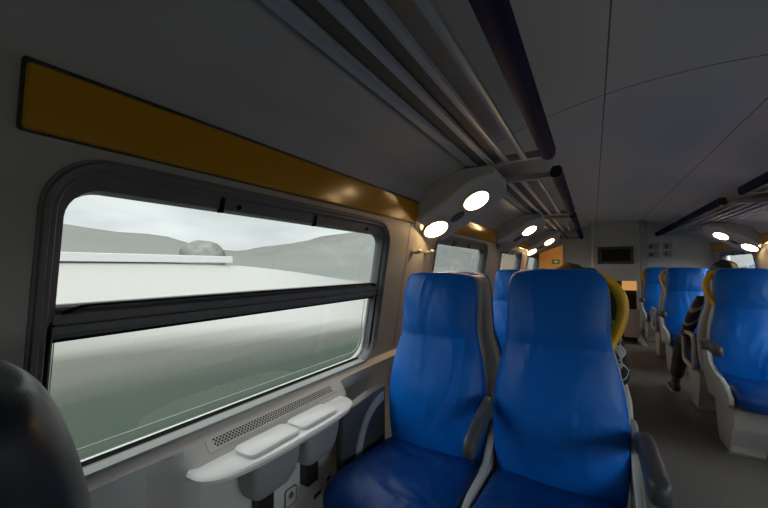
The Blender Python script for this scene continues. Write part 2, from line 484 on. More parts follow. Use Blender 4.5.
for right in (False, True):
    for k in ((0, 1, 2, 3) if not right else (1, 2, 3)): amber(k, right)

# ------------------------------------------------------------------ luggage racks
RZ = .585
RACKS = [(-1.85, -.06), (.24, 2.0), (2.45, 4.28), (4.62, 6.36), (6.66, 8.22)]
RACKS_R = [None, None, (2.40, 3.86), (4.40, 6.27), (6.57, 8.22)]
def make_rack(y0, y1, right, label):
    def mx(x): return (2*CX - x) if right else x
    root = thing('luggage_rack', label, 'rack', (mx(-.4), (y0 + y1)/2, RZ + EYE), 'overhead luggage racks')
    L = Vector(root.location)
    def P(x, y, z): return Vector((mx(x), y, z + EYE)) - L
    for c, hw in ((-.591, .026), (-.489, .018), (-.403, .016), (-.309, .017)):
        sec = [(c - hw, RZ + .010), (c - hw, RZ + .003), (c - hw*.8, RZ - .003), (c - hw*.3, RZ + .001), (c + hw*.3, RZ + .001), (c + hw*.8, RZ - .003), (c + hw, RZ + .003), (c + hw, RZ + .010)]
        bm = loft([[P(x, y, z) for x, z in sec] for y in (y0 + .01, y1 - .01)])
        auto(obj('slat', bm, M['slat'], root), 40)
    bm = loft([[P(x, y, z) for x, z in ((-.622, RZ + .012), (-.395, RZ + .012), (-.395, RZ + .016), (-.622, RZ + .016))] for y in (y0 + .02, y1 - .02)])
    obj('gap_shade_sheet', bm, M['gapshade'], root)  # dark sheet standing in for the shade between the slats
    for y in (y0, y1 - .035):
        bm = loft([[P(x, yy, z) for x, z in ((-.64, RZ + .0), (-.20, RZ + .0), (-.20, RZ + .035), (-.64, RZ + .04))] for yy in (y, y + .035)])
        obj('end_beam', bm, M['beam'], root)
    sec = [(-.222, RZ + .045), (-.228, RZ + .02), (-.222, RZ - .002), (-.205, RZ - .012), (-.175, RZ - .010), (-.160, RZ + .008), (-.158, RZ + .05), (-.17, RZ + .065), (-.21, RZ + .065)]
    bm = loft([[P(x, y, z) for x, z in sec] for y in (y0, y1)])
    r = obj('front_rail', bm, M['navy'], root); auto(r, 35)
    for y in (y0 - .012, y1 - .012):
        bm = loft([[P(-.19 + (x + .19)*1.02, yy, RZ + .027 + (z - RZ - .027)*1.02) for x, z in sec] for yy in (y, y + .024)])
        obj('end_cap', bm, M['cap'], root)
    return root
for i, (y0, y1) in enumerate(RACKS):
    for right in (False, True):
        side = 'right' if right else 'left'
        if i == 0: continue
        if right and i == 1: continue
        if right: y0, y1 = RACKS_R[i]
        make_rack(y0, y1, right, '%s slatted luggage rack with navy front rail above the %s seats' % ((['', '', 'nearest', 'middle', 'farthest'] if right else ['', 'nearest', 'second', 'third', 'farthest'])[i], side))

# ------------------------------------------------------------------ lamp consoles between the racks
def make_console(k, right):
    def mx(x): return (2*CX - x) if right else x
    yc = 2.10 + PITCH*k; y0, y1 = yc - .16, yc + .17
    side = 'right' if right else 'left'
    lab = '%s %s-side console with two round reading lamps under the rack' % (['nearest', 'second', 'third'][k], side)
    if k == 1 and not right: lab = 'second left-side lamp console, only the lamp nearer the aisle is lit'
    if right: lab = {1: 'right-side lamp console just past the right edge of the photo', 2: 'right-side console with two lit round lamps above the right-hand seats'}[k]
    root = thing('lamp_console', lab, 'lamp', (mx(-.76), yc, .34 + EYE), 'reading lamp consoles')
    L = Vector(root.location)
    def P(x, y, z): return Vector((mx(x), y, z + EYE)) - L
    up = [(-.468, .560), (-.49, .575), (-.64, .574), (-.652, .572), (-.80, .528), (-.872, .503), (-.945, .41)]
    nrm0 = Vector((.515, 0, -.857))
    def prof(d, g=0.):
        # lower outline pushed along the face normal by d
        lo = [(-.955 + g, .285 - d*1.25), (-.915 + nrm0.x*d*.6, .222 - .857*d - d*.12), (-.53 + nrm0.x*d, .455 - .857*d + .0), (-.462 - g, .50 - d*.4)]
        return lo + up
    d0, d1 = -.062, .046
    def dd(y): return d0 + (d1 - d0)*(y - y0)/(y1 - y0)
    bm = loft([[P(x, y0, z) for x, z in prof(d0 - .012, .004)], [P(x, y0 + .008, z) for x, z in prof(dd(y0 + .008))], [P(x, y1 - .012, z) for x, z in prof(dd(y1 - .012))], [P(x, y1, z) for x, z in prof(d1 - .012, .004)]])
    auto(obj('console_housing', bm, M['housing'], root), 25)
    sl_ = (d1 - d0)/(y1 - y0)
    nrm = Vector((mx(.515) - mx(0), -sl_, -.857)).normalized()
    t1 = Vector((0, 1, 0)); t1 = (t1 - nrm*t1.dot(nrm)).normalized(); t2 = nrm.cross(t1).normalized()
    def on(x, y, z): return P(x + .515*dd(y), y, z - .857*dd(y))
    for (x, z) in ((-.880, .243), (-.610, .406)):
        c = on(x, yc, z) + nrm*.004
        def circ(r, h): return [c + nrm*h + (t1*math.cos(2*PI*j/32) + t2*math.sin(2*PI*j/32))*r for j in range(32)]
        bm = loft([circ(.092, -.016), circ(.092, .002), circ(.089, .008), circ(.081, .008), circ(.079, .0)], cap=False)
        ringo = obj('lamp_ring', bm, M['ring'], root, smooth=True)
        bm = loft([circ(.0805, -.008), circ(.0805, .003), circ(.066, .007), circ(.03, .009)])
        obj('lamp_lens', bm, M['lens_off'] if (k == 1 and not right and x < -.8) else M['lens'], root, smooth=True)
    c = on(-.745, yc + .03, .324) + nrm*.002
    pts = lambda s, h: [c + nrm*h + t1*(.030*s*math.cos(2*PI*j/24)) + t2*(.052*s*math.sin(2*PI*j/24)) for j in range(24)]
    obj('oval_speaker', loft([pts(1, -.01), pts(1, .004), pts(.85, .006)]), M['grey'], root, smooth=True)
    return root
for right in (False, True):
    for k in ((0, 1, 2) if not right else (1, 2)): make_console(k, right)

# pillar panels between the windows (with the coat hooks)
def hook(y, z, label):
    p = WP(y, z, 0)
    root = thing('coat_hook', label, 'hook', p)
    bm = loft([[Vector(WP(y + .022*math.cos(2*PI*j/16), z + .022*math.sin(2*PI*j/16), o_)) - Vector(p) for j in range(16)] for o_ in (-.002, .010)])
    obj('hook_base', bm, M['ring'], root)
    pts = [Vector(WP(y, z, o_)) - Vector(p) + Vector((0, 0, dz)) for o_, dz in ((.008, 0), (.03, -.004), (.048, .0), (.055, .012))]
    bm = bmesh.new(); bm_tube(bm, pts, [.010, .010, .012, .016], 10)
    obj('hook_peg', bm, M['ring'], root, smooth=True)
hook(1.955, .092, 'small metal coat hook on the nearest pillar, closer to the near window')
hook(2.155, .100, 'small metal coat hook on the nearest pillar, closer to the second window')
for k in (0, 1, 2, 3):
    for right in (False, True):
        if k == 3: continue
        for y in (1.880, 2.268):
            bm = loft([[WP(yy, z, o_, right) for yy, z in ((y - .002 + PITCH*k, -.5), (y + .002 + PITCH*k, -.5), (y + .002 + PITCH*k, .268), (y - .002 + PITCH*k, .268))] for o_ in (-.002, .0012)])
            struct(obj('trim_%d' % (10 + k*4 + (2 if right else 0) + (y > 2)), bm, M['frame']))

# ------------------------------------------------------------------ wall table with two waste bins
def make_table(k, right, label):
    def mx(x): return (2*CX - x) if right else x
    root = thing('wall_table', label, 'table', (mx(-.96), .92 + PITCH*k, .67))
    L = Vector((mx(-.96), .92 + PITCH*k, 0))
    def P(x, y, z): return Vector((mx(x), y + PITCH*k, z + EYE)) - Vector((mx(-.96), .92 + PITCH*k, .67))
    # plan of the top: straight at the wall, bowed in front
    def plan(s=0.0):
        pts = [(-1.03, 1.262 - s), (-1.03, .572 + s)]
        N = 30
        for i in range(N + 1):
            a = PI*(1 - i/N); cy = math.copysign(abs(math.cos(a))**.62, math.cos(a)); cx = abs(math.sin(a))**.62
            pts.append((-1.015 + (.137 - s)*cx, .917 + (.357 - s)*cy))
        return pts
    zt = -.600
    bm = loft([[P(x, y, zt - .024) for x, y in plan(.012)], [P(x, y, zt - .018) for x, y in plan(.003)], [P(x, y, zt - .006) for x, y in plan(0)], [P(x, y, zt) for x, y in plan(.007)]])
    auto(obj('table_top', bm, M['table'], root), 40)
    for (y0, y1) in ((.705, .915), (.930, 1.130)):
        def lp(s): 
            q = rrect(y0 + s, y1 - s, -1.006, -.900 - s, .016, 4)
            out = []
            for (yy, xx) in q:
                t = (yy - y0)/(y1 - y0)
                bow = 0 if xx < -.96 else -.018*abs(2*t - 1)**2.5
                out.append((xx + bow, yy))
            return out
        bm = loft([[P(x, y, zt - .002) for x, y in lp(.004)], [P(x, y, zt + .004) for x, y in lp(.004)], [P(x, y, zt + .006) for x, y in lp(0)], [P(x, y, zt + .011) for x, y in lp(0)], [P(x, y, zt + .014) for x, y in lp(.006)]])
        auto(obj('bin_lid', bm, M['table'], root), 40)
    for (y0, y1) in ((.715, .915), (.945, 1.135)):
        rings = []
        for z, s, bx in ((zt - .02, 0, -.900), (zt - .07, .002, -.903), (zt - .12, .010, -.912), (zt - .155, .026, -.928), (zt - .172, .05, -.950)):
            rings.append([P(x, y, z) for y, x in rrect(y0 + s, y1 - s, -1.02, bx, .028, 5)])
        b_ = obj('waste_bin', loft(rings), M['bin'], root); auto(b_, 50)
        yc = (y0 + y1)/2
        obj('bin_bracket', loft([[P(x, y, z) for x, y in ((-1.02, yc - .035), (-.965, yc - .035), (-.965, yc + .025), (-1.02, yc + .025))] for z in (zt - .26, zt - .14)]), M['black'], root)
    return root
make_table(0, False, 'white wall table with two waste bins under the nearest left window')

# ventilation grille in the sill slope
def sl(y, t, o_=0.0):
    # slope from the window down to the table, t 0..1
    a = Vector((-1.058, y, -.549 + EYE)); b = Vector((-1.008, y, -.608 + EYE))
    nrm = Vector((.059, 0, .050)).normalized()
    return a.lerp(b, t) + nrm*o_
root = thing('air_grille', 'long perforated air grille in the sill between window and wall table', 'grille', sl(.94, .5))
L = Vector(root.location)
bm = loft([[sl(y, t, o_) - L for y, t in ((.64, .03), (1.26, .03), (1.26, .56), (.64, .56))] for o_ in (-.004, .0035)])
obj('grille_plate', bm, M['sill'], root)
bm = bmesh.new()
for r_ in range(4):
    for i in range(48):
        y = .665 + i*.0122 + (r_ % 2)*.0061; t = .13 + r_*.095
        if y > 1.235: continue
        q = [(y - .0036, t - .032), (y + .0036, t - .032), (y + .0036, t + .032), (y - .0036, t + .032)]
        R = [[bm.verts.new(sl(a, b, o_) - L) for a, b in q] for o_ in (.001, .0042)]
        bm.faces.new(R[1])
        for j in range(4): bm.faces.new((R[0][j], R[0][(j+1) % 4], R[1][(j+1) % 4], R[1][j]))
obj('perforation', bm, M['perf'], root)

# socket pictogram and the small marks on the console front
XB = -1.006
root = thing('socket_sign', 'small framed socket pictogram on the wall below the table', 'sign', (XB, .96, .38))
L = Vector(root.location)
bm = loft([[Vector((x, y, z + EYE)) - L for y, z in rrect(.925, .985, -.915, -.845, .010, 4)] for x in (XB - .002, XB + .003)])
obj('sign_border', bm, M['grey'], root)
bm = loft([[Vector((x, y, z + EYE)) - L for y, z in rrect(.930, .980, -.910, -.850, .008, 4)] for x in (XB - .002, XB + .0042)])
obj('sign_face', bm, M['sill'], root)
bm = loft([[Vector((x, y, z + EYE)) - L for y, z in ((.945, -.885), (.965, -.885), (.968, -.872), (.955, -.858), (.942, -.872))] for x in (XB - .002, XB + .0052)])
obj('plug_symbol', bm, M['grey'], root)
root = thing('power_socket', 'dark slot of the power socket low on the wall beside the seat', 'socket', (XB, 1.12, .3))
L = Vector(root.location)
for (y0, z0, y1, z1) in ((1.085, -.965, 1.125, -.945), (1.165, -.935, 1.185, -.915), (1.165, -.965, 1.19, -.945)):
    bm = loft([[Vector((x, y, z + EYE)) - L for y, z in ((y0, z0), (y1, z0 + .006), (y1, z1), (y0, z1 - .006))] for x in (XB - .002, XB + .004)])
    obj('slot', bm, M['black'], root)

# ------------------------------------------------------------------ seats (local: origin on the floor, facing -y)
BACK = [  # height, half width, front y, half thickness
    (.36, .205, .035, .030), (.40, .218, .010, .042), (.46, .226, -.002, .050), (.54, .236, -.010, .054), (.64, .240, -.008, .056), (.74, .236, .006, .056),
    (.82, .226, .024, .054), (.89, .210, .044, .050), (.935, .198, .060, .046), (.955, .194, .070, .041), (.975, .191, .062, .046), (1.02, .188, .056, .052),
    (1.09, .188, .066, .054), (1.155, .187, .080, .053), (1.205, .184, .094, .049), (1.235, .176, .106, .041), (1.252, .158, .116, .029), (1.260, .115, .124, .014)]
def seat_back_rings(dz=0., n=36, wide=1.0, drop=0.):
    rings = []
    for h, w, yf, t in BACK:
        hh = h if h < .5 else .5 + (h - .5)*(1 - drop)
        r = []
        for (x, y) in selipse(w*wide, t, n, 2.7):
            # sides wrap back a little
            r.append((x, yf + t + y + .030*(abs(x)/.24)**2.2, hh + dz - .010*(abs(x)/.2)**3*(h > 1.17)))
        rings.append(r)
    return rings
def seat_parts(kind, s, blue, root, drop=0., handle=True):
    """kind: 'aisle' or 'window'; s = +1 when the aisle lies on the +x side"""
    bk = obj('backrest', loft(seat_back_rings(drop=drop)), blue, root, smooth=True)
    sub = bk.modifiers.new('sub', 'SUBSURF'); sub.levels = 1; sub.render_levels = 1
    # cushion
    prof = [(.075, .425, .205, .030), (.05, .425, .225, .055), (-.02, .424, .232, .062), (-.10, .424, .234, .066), (-.20, .430, .236, .070), (-.30, .440, .237, .072), (-.37, .444, .236, .071),
            (-.415, .437, .232, .064), (-.445, .423, .224, .050), (-.46, .408, .205, .028)]
    rings = []
    for y, zc, w, t in prof:
        rings.append([(x, y, zc - .022 + zz + (.012*(abs(x)/.23)**2 if zz > 0 else 0)) for x, zz in selipse(w, t, 32, 3.2)])
    cu = obj('seat_cushion', loft(rings), M['shadedcushion'] if blue is M['blue'] else blue, root, smooth=True)
    sub = cu.modifiers.new('sub', 'SUBSURF'); sub.levels = 1; sub.render_levels = 1
    # shell behind the backrest, wraps the sides
    rings = []
    for h, w, yf, t in BACK[:-1]:
        hh = h if h < .5 else .5 + (h - .5)*(1 - drop)
        rings.append([(x*1.0, yf + t*1.35 + .052 + y + .010*(abs(x)/.24)**2, hh - .012) for x, y in selipse(w + .004, t*.85 + .010, 32, 3.4)])
    sh = obj('seat_shell', loft(rings), M['shell'], root, smooth=True)
    # under-frame box and pedestal
    obj('seat_pan', prism([(-.42, .345), (.08, .335), (.12, .40), (.08, .42), (-.41, .385)], 'x', -.215, .215, .008), M['shelldark'], root)
    if kind == 'aisle':
        # side frames: bent flat bar from the shell round the armrest down to the pedestal
        for q in (s, -s):
            x0, x1 = (q*.236, q*.262)
            outer = [(.11, .70), (.055, .62), (.0, .545), (-.08, .515), (-.22, .50), (-.34, .475), (-.425, .425), (-.43, .38), (-.38, .34), (.06, .31), (.15, .42), (.17, .60), (.17, .70)]
            if q == -s:
                outer = [(.12, .60), (.06, .52), (.0, .475), (-.08, .465), (-.22, .47), (-.40, .425), (-.42, .36), (.06, .31), (.15, .42), (.16, .60)]
            if q == s and not handle:
                pth = rrect(-.31, .09, .37, .66, .07, 5)
                o = obj('side_frame', tube([(q*.256, y, z) for y, z in pth], .019, 8, wrap=True), M['shell'], root, smooth=True)
                continue
            o = obj('side_frame', prism(outer, 'x', min(x0, x1), max(x0, x1), .006), M['shell'], root); auto(o, 40)
        ped = [(-.36, .35), (-.34, .20), (-.26, .06), (-.25, 0), (-.02, 0), (.0, .07), (.05, .20), (.07, .35)]
        o = obj('pedestal', prism(ped, 'x', min(s*.05, s*.225), max(s*.05, s*.225), .012), M['shell'], root); auto(o, 40)
        obj('foot_plate', box(min(s*.03, s*.245), max(s*.03, s*.245), -.27, .0, 0, .012, bev=.004), M['shelldark'], root)
        # armrests
        for q, yA, zA, yB, zB in (((s, .07, .675, -.300, .705),) if handle else ()) + ((-s, .04, .705, -.25, .650),):
            xc = q*(.272 if q == s else .244)
            rings = []
            for t in (0, .05, .2, .45, .7, .86, .95, 1.0):
                y = yA + (yB - yA)*t; z = zA + (zB - zA)*t
                hh = {0: .022, .05: .030, .2: .033, .45: .032, .7: .034, .86: .040, .95: .036, 1.0: .022}[t]
                zo = {0: 0, .05: 0, .2: 0, .45: -.002, .7: -.006, .86: -.016, .95: -.018, 1.0: -.016}[t]
                ww = (.027 if q == s else .021) if .05 <= t <= .95 else .018
                rings.append([(xc + x, y, z + zo + zz) for x, zz in selipse(ww, hh, 20, 3.2)])
            a = obj('armrest', loft(rings), M['arm'], root, smooth=True)
        if handle: obj('pivot', loft([[(x, .055 + .03*math.cos(j*PI/8), .66 + .03*math.sin(j*PI/8)) for j in range(16)] for x in (s*.25, s*.290)]), M['arm'], root)
        # grab handle on the aisle-side shoulder
        if not handle: return root
        ctl = [(.04, .150, 1.205), (.10, .175, 1.232), (.155, .185, 1.225), (.200, .188, 1.196), (.226, .188, 1.150), (.230, .185, 1.10), (.220, .175, 1.05), (.200, .162, 1.00), (.175, .140, .955)]
        ctl = [(x*s, y - drop*0, 1.0 + (z - 1.0)*1.0) for x, y, z in ctl]
        pts = []
        for i in range(len(ctl) - 1):
            p0 = Vector(ctl[max(i - 1, 0)]); p1 = Vector(ctl[i]); p2 = Vector(ctl[i + 1]); p3 = Vector(ctl[min(i + 2, len(ctl) - 1)])
            for j in range(4):
                t = j/4
                pts.append(.5*((2*p1) + (p2 - p0)*t + (2*p0 - 5*p1 + 4*p2 - p3)*t*t + (3*p1 - p0 - 3*p2 + p3)*t**3))
        pts.append(Vector(ctl[-1]))
        obj('grab_handle', tube(pts, .0195, 12), M['yellow'], root, smooth=True)
    elif kind == 'window':
        w = -s
        # window-side armrest panel with its light curved strip
        x0, x1 = w*.255, w*.30
        pan = [(.06, .68), (-.06, .675), (-.22, .66), (-.275, .635), (-.285, .56), (-.27, .40), (.06, .40)]
        o = obj('side_panel', prism(pan, 'x', min(x0, x1), max(x0, x1), .008), M['arm'], root); auto(o, 40)
        arc = []
        for i in range(11):
            a = PI/2 + PI/2*i/10
            arc.append((.03 + .225*math.cos(a)*1.0, .42 + .235*math.sin(a)))
        arc2 = [(.03 + .185*math.cos(PI/2 + PI/2*i/10), .42 + .195*math.sin(PI/2 + PI/2*i/10)) for i in range(10, -1, -1)]
        o = obj('curved_strip', prism(arc + arc2, 'x', min(w*.246, w*.258), max(w*.246, w*.258), .0), M['shell'], root)
        obj('pedestal', prism([(-.30, .35), (-.22, 0), (-.02, 0), (.05, .35)], 'x', -.06, .06, .01), M['shelldark'], root)
    return root
protos = {}
def seat(kind, s, loc, rotz, label, group, handle=True):
    key = (kind, s, handle)
    if key not in protos:
        root = thing('train_seat', label, 'seat', loc, group, rotz)
        seat_parts(kind, s, M['blue'], root, .022 if kind == 'window' else 0, handle)
        protos[key] = root
        return root
    return dup(protos[key], loc, rotz, label, group)
XA, XW = -.135, -.642
GR = 'blue train seats'
for i, y in enumerate((1.42, 3.50, 5.58)):
    nm = ['nearest', 'second', 'third'][i]
    if i == 0:
        l1 = 'nearest blue leather aisle seat facing the camera, yellow handle on its shoulder'
        l2 = 'nearest blue leather window seat facing the camera, beside the wall table'
    else:
        l1 = 'left-side blue aisle seat facing the camera in the %s row back' % ['', 'second', 'third'][i]
        l2 = 'left-side blue window seat facing the camera in the %s row back' % ['', 'second', 'third'][i]
    yl = y - (.2 if i == 1 else 0)
    seat('aisle', 1, (XA, yl, 0), 0, l1, GR)
    seat('window', 1, (XW, yl, 0), 0, l2, GR)
    if i > 0:
        pos = ['', 'nearest', 'farther'][i]
        seat('aisle', -1, (2*CX - XA, y, 0), 0, '%s blue aisle seat right of the aisle facing the camera' % pos, GR)
        seat('window', -1, (2*CX - XW, y, 0), 0, '%s blue window seat on the right facing the camera' % pos, GR)
for i, y in enumerate((1.98, 4.06, 6.14)):
    nm = ['nearest', 'second', 'third'][i]
    if i < 2: seat('aisle', -1, (XA, y, 0), PI, '%s left-side aisle seat turned away from the camera, back to back' % nm, GR, False)
    if i < 2: seat('window', -1, (XW, y, 0), PI, '%s left-side window seat turned away from the camera, grey shell showing' % nm, GR, False)
    if i > 0:
        nm = ['', 'nearer', 'farther'][i]
        seat('aisle', 1, (2*CX - XA, y, 0), PI, '%s aisle seat on the right turned away from the camera' % nm, GR, False)
        seat('window', 1, (2*CX - XW, y, 0), PI, '%s window seat on the right turned away from the camera' % nm, GR, False)
# last row by the far wall, right
seat('aisle', -1, (2*CX - XA, 7.62, 0), 0, 'farthest blue aisle seat on the right, against the far partition', GR)
seat('window', -1, (2*CX - XW, 7.62, 0), 0, 'farthest blue window seat on the right, against the far partition', GR)
# blue seat right beside the camera, its shade put into the leather colour
root = thing('train_seat', 'shade-darkened blue leather headrest and seat at the lower left beside the camera', 'seat', (-.655, .256, 0), GR, PI)
seat_parts('plain', -1, M['shadedleather'], root, drop=.155)
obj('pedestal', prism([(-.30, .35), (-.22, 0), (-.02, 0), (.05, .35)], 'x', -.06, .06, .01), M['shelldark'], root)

# ------------------------------------------------------------------ far end fittings
root = thing('information_screen', 'black information screen in a grey frame high on the far wall', 'screen', (.385, Y1, 1.34))
obj('screen_frame', box(-.30, .30, -.03, .0, -.02, .33, bev=.008), M['bezel'], root)
obj('display', box(-.235, .245, -.036, -.02, .035, .275, bev=.004), M['screen'], root)
tag(obj('grab_pole', tube([(-.005, 7.2, 0), (-.005, 7.2, ceil_z(0) + EYE + .01)], .018, 14), M['pole'], smooth=True), 'vertical steel grab pole left of the information screen', 'pole')
root = thing('partition_post', 'grey partition post right of the screen beside the stair opening', 'post', (.80, 8.10, 0))
obj('post_body', box(-.035, .08, -.04, .04, 0, 2.14, bev=.012), M['soffit'], root)
obj('kick_plate', box(-.04, .085, -.045, .045, 0, .10, bev=.004), M['shelldark'], root)
# cream partition on the left, orange lamplight put into its colour
PY = 6.76
root = thing('partition_wall', 'cream partition at the far left tinted orange, with a small added lamp above', 'partition', (-.64, PY, 0))
obj('partition_panel', prism([(-.20, 0), (.19, 0), (.19, 1.64), (.12, 1.62), (-.19, 1.50)], 'y', -.02, .02, .006), M['cream'], root)
obj('partition_edge', box(.19, .22, -.03, .03, 0, 1.66, bev=.006), M['shelldark'], root)
sg = thing('safety_sign', 'small green safety sign on the cream partition at the far left', 'sign', (-.56, PY - .02, 1.355))
obj('sign_plate', box(-.06, .06, -.008, .0, -.04, .04, bev=.002), M['green'], sg)
obj('arrow_mark', prism([(-.03, -.01), (.0, -.01), (.0, -.03), (.035, .0), (.0, .03), (.0, .01), (-.03, .01)], 'y', -.011, -.005), M['white'], sg)
lm = thing('added_spotlight', 'small added warm light above the cream partition at the far left', 'light', (-.66, PY - .22, EYE + .555))  # added lamp that brightens the partition
obj('added_spot_ring', loft([[(.045*math.cos(2*PI*j/20), .045*math.sin(2*PI*j/20), z) for j in range(20)] for z in (-.012, .03)]), M['ring'], lm)
obj('added_spot_lens', loft([[(.034*math.cos(2*PI*j/20), .034*math.sin(2*PI*j/20), z) for j in range(20)] for z in (-.015, -.005)]), emit('added_spot_lens', (1.0, .55, .2), 60), lm)
# notices on the right part of the end wall
for (x, z, w, h, mk, lab) in ((.985, 1.66, .20, .13, 'grey', 'wide pale notice with dark marks, highest on the far right wall'),
                              (1.21, 1.66, .14, .13, 'grey', 'narrow pale notice highest on the far right wall, near the luggage rack'),
                              (.985, 1.50, .20, .12, 'grey', 'pale notice under the wide notice on the far right wall'),
                              (1.20, 1.51, .13, .11, 'red', 'small pale notice with a red mark on the far right wall')):
    r = thing('wall_notice', lab, 'notice', (x, Y1, z), 'notices on the far right wall')
    obj('notice_sheet', box(-w/2, w/2, -.008, 0, -h/2, h/2), M['shell'], r)
    obj('notice_mark', box(-w*.28, w*.05, -.0095, -.004, -h*.3, h*.2), M[mk], r)

# ------------------------------------------------------------------ passengers
def skin_mesh(name, joints, edges, m, parent=None, root_i=0, levels=2):
    bm = bmesh.new()
    vs = [bm.verts.new(p) for p, r in joints]
    for a, b in edges: bm.edges.new((vs[a], vs[b]))
    me = bpy.data.meshes.new(name); bm.to_mesh(me); bm.free(); me.materials.append(m)
    o = bpy.data.objects.new(name, me); C.objects.link(o)
    if parent: o.parent = parent
    sk = o.modifiers.new('skin', 'SKIN'); sk.use_smooth_shade = True
    for i, (p, r) in enumerate(joints):
        d = me.skin_vertices[0].data[i]; d.radius = (r, r) if not isinstance(r, tuple) else r; d.use_root = (i == root_i)
    sb = o.modifiers.new('sub', 'SUBSURF'); sb.levels = levels; sb.render_levels = levels
    return o
def person(label, loc, rotz, skinm, hairm, topm, legm, arm_l, arm_r, headz=1.17, lean=0., legs=None):
    """seated figure facing -y in its own frame, seat height .45"""
    hz = headz
    hip = Vector((0, -.12, .575)); chest = Vector((0, -.06 - lean, .86)); neck = Vector((0, -.07 - lean*1.3, 1.02)); 
    head0 = Vector((0, -.085 - lean*1.4, hz - .085)); head1 = Vector((0, -.075 - lean*1.4, hz + .015))
    J = [(hip, (.13, .10)), (Vector((0, -.08 - lean*.5, .68)), (.125, .09)), (chest, (.14, .095)), (neck, .052), (Vector((0, -.08 - lean*1.35, 1.07)), .050), (head0, (.066, .078)), (head1, (.074, .090))]
    Ed = [(0, 1), (1, 2), (2, 3), (3, 4), (4, 5), (5, 6)]
    def chain(start, pts):
        pi = start
        for p, r in pts:
            J.append((Vector(p), r)); Ed.append((pi, len(J) - 1)); pi = len(J) - 1
        return pi
    arms = {}
    for q, pts in ((1, arm_l), (-1, arm_r)):
        sh = (q*.17, -.06 - lean, .95)
        el, wr, hd = pts
        e = chain(2, [(sh, .055), (Vector(sh).lerp(Vector(el), .5), .046), (el, .038), (Vector(el).lerp(Vector(wr), .5), .034), (wr, .024), (hd, (.034, .020))])
        d = (Vector(hd) - Vector(wr)).normalized()
        side = d.cross(Vector((0, 0, 1))); side = side.normalized() if side.length > .1 else Vector((1, 0, 0))
        for f, (o_, ln) in enumerate(((-.027, .062), (-.009, .074), (.009, .070), (.027, .056))):
            b = Vector(hd) + side*o_ + d*.02
            chain(e, [(b, .009), (b + d*ln*.55 + Vector((0, 0, -.006)), .0085), (b + d*ln*.9 + Vector((0, 0, -.024)), .007)])
        b = Vector(hd) - side*.034*q - d*.02
        chain(e, [(b, .010), (b + d*.03 - side*.012*q, .009)])
    legs = legs or {1: ((.13, -.56, .52), (.15, -.56, .10)), -1: ((-.13, -.56, .52), (-.15, -.56, .10))}
    for q in (1, -1):
        kn, an = legs[q]
        chain(0, [((q*.10, -.16, .575), .085), (Vector((q*.10, -.16, .575)).lerp(Vector(kn), .5), .078), (kn, .058), (Vector(kn).lerp(Vector(an), .4), .054), (an, .036), (Vector(an) + Vector((0, -.05, -.05)), .036), (Vector(an) + Vector((0, -.14, -.065)), .030)])
    body = skin_mesh('person', J, Ed, skinm)
    body.location = loc; body.rotation_euler = (0, 0, rotz)
    body['label'] = label; body['category'] = 'person'
    # face: nose, eyes, ears on the head
    hc = head0.lerp(head1, .62)
    def ball(c, r, sc=(1, 1, 1), seg=16):
        bm = bmesh.new(); bmesh.ops.create_uvsphere(bm, u_segments=seg, v_segments=seg//2, radius=r)
        for v in bm.verts: v.co = Vector((v.co.x*sc[0], v.co.y*sc[1], v.co.z*sc[2])) + c
        return bm
    for q in (1, -1):
        obj('ear', ball(hc + Vector((q*.076, .012, -.02)), .026, (.35, .7, 1.1)), skinm, body, smooth=True)
        obj('eye', ball(hc + Vector((q*.030, -.080, -.005)), .011), M['white'], body, smooth=True)
    obj('nose', ball(hc + Vector((0, -.094, -.03)), .017, (.8, 1, 1.6)), skinm, body, smooth=True)
    obj('mouth', ball(hc + Vector((0, -.082, -.068)), .017, (1.4, .5, .35)), M['shoe'], body, smooth=True)
    # hair cap
    bm = bmesh.new(); bmesh.ops.create_uvsphere(bm, u_segments=28, v_segments=18, radius=1)
    for v in bm.verts:
        x, y, z = v.co
        f = 1 + .03*math.sin(9*x + 5*y) + .02*math.sin(13*z)
        low = -.35 if y > 0 else .10
        zz = max(z, low - .25*max(0, -y))
        v.co = hc + Vector((x*.090*f, .012 + y*.104*f, .020 + zz*.098*f))
    obj('hair', bm, hairm, body, smooth=True)
    # clothes follow the body
    TJ = [(J[0][0], (.145, .115)), (J[1][0], (.142, .108)), (J[2][0], (.156, .112)), (neck + Vector((0, .0, -.03)), .066)]
    TE = [(0, 1), (1, 2), (2, 3)]
    for q, pts in ((1, arm_l), (-1, arm_r)):
        sh = Vector((q*.17, -.06 - lean, .95)); el, wr, hd = (Vector(p) for p in pts)
        pi = 2
        for p, r in ((sh, .068), (sh.lerp(el, .5), .060), (el, .052), (el.lerp(wr, .5), .047), (el.lerp(wr, .9), .040)):
            TJ.append((p, r)); TE.append((pi, len(TJ) - 1)); pi = len(TJ) - 1
    skin_mesh('jacket', TJ, TE, topm, body)
    LJ = [(J[0][0] + Vector((0, 0, -.01)), (.148, .115))]; LE = []
    for q in (1, -1):
        kn, an = (Vector(p) for p in legs[q]); pi = 0
        for p, r in ((Vector((q*.10, -.16, .575)), .098), (Vector((q*.10, -.16, .575)).lerp(kn, .5), .090), (kn, .072), (kn.lerp(an, .4), .066), (kn.lerp(an, .95), .054)):
            LJ.append((p, r)); LE.append((pi, len(LJ) - 1)); pi = len(LJ) - 1
    skin_mesh('trousers', LJ, LE, legm, body)
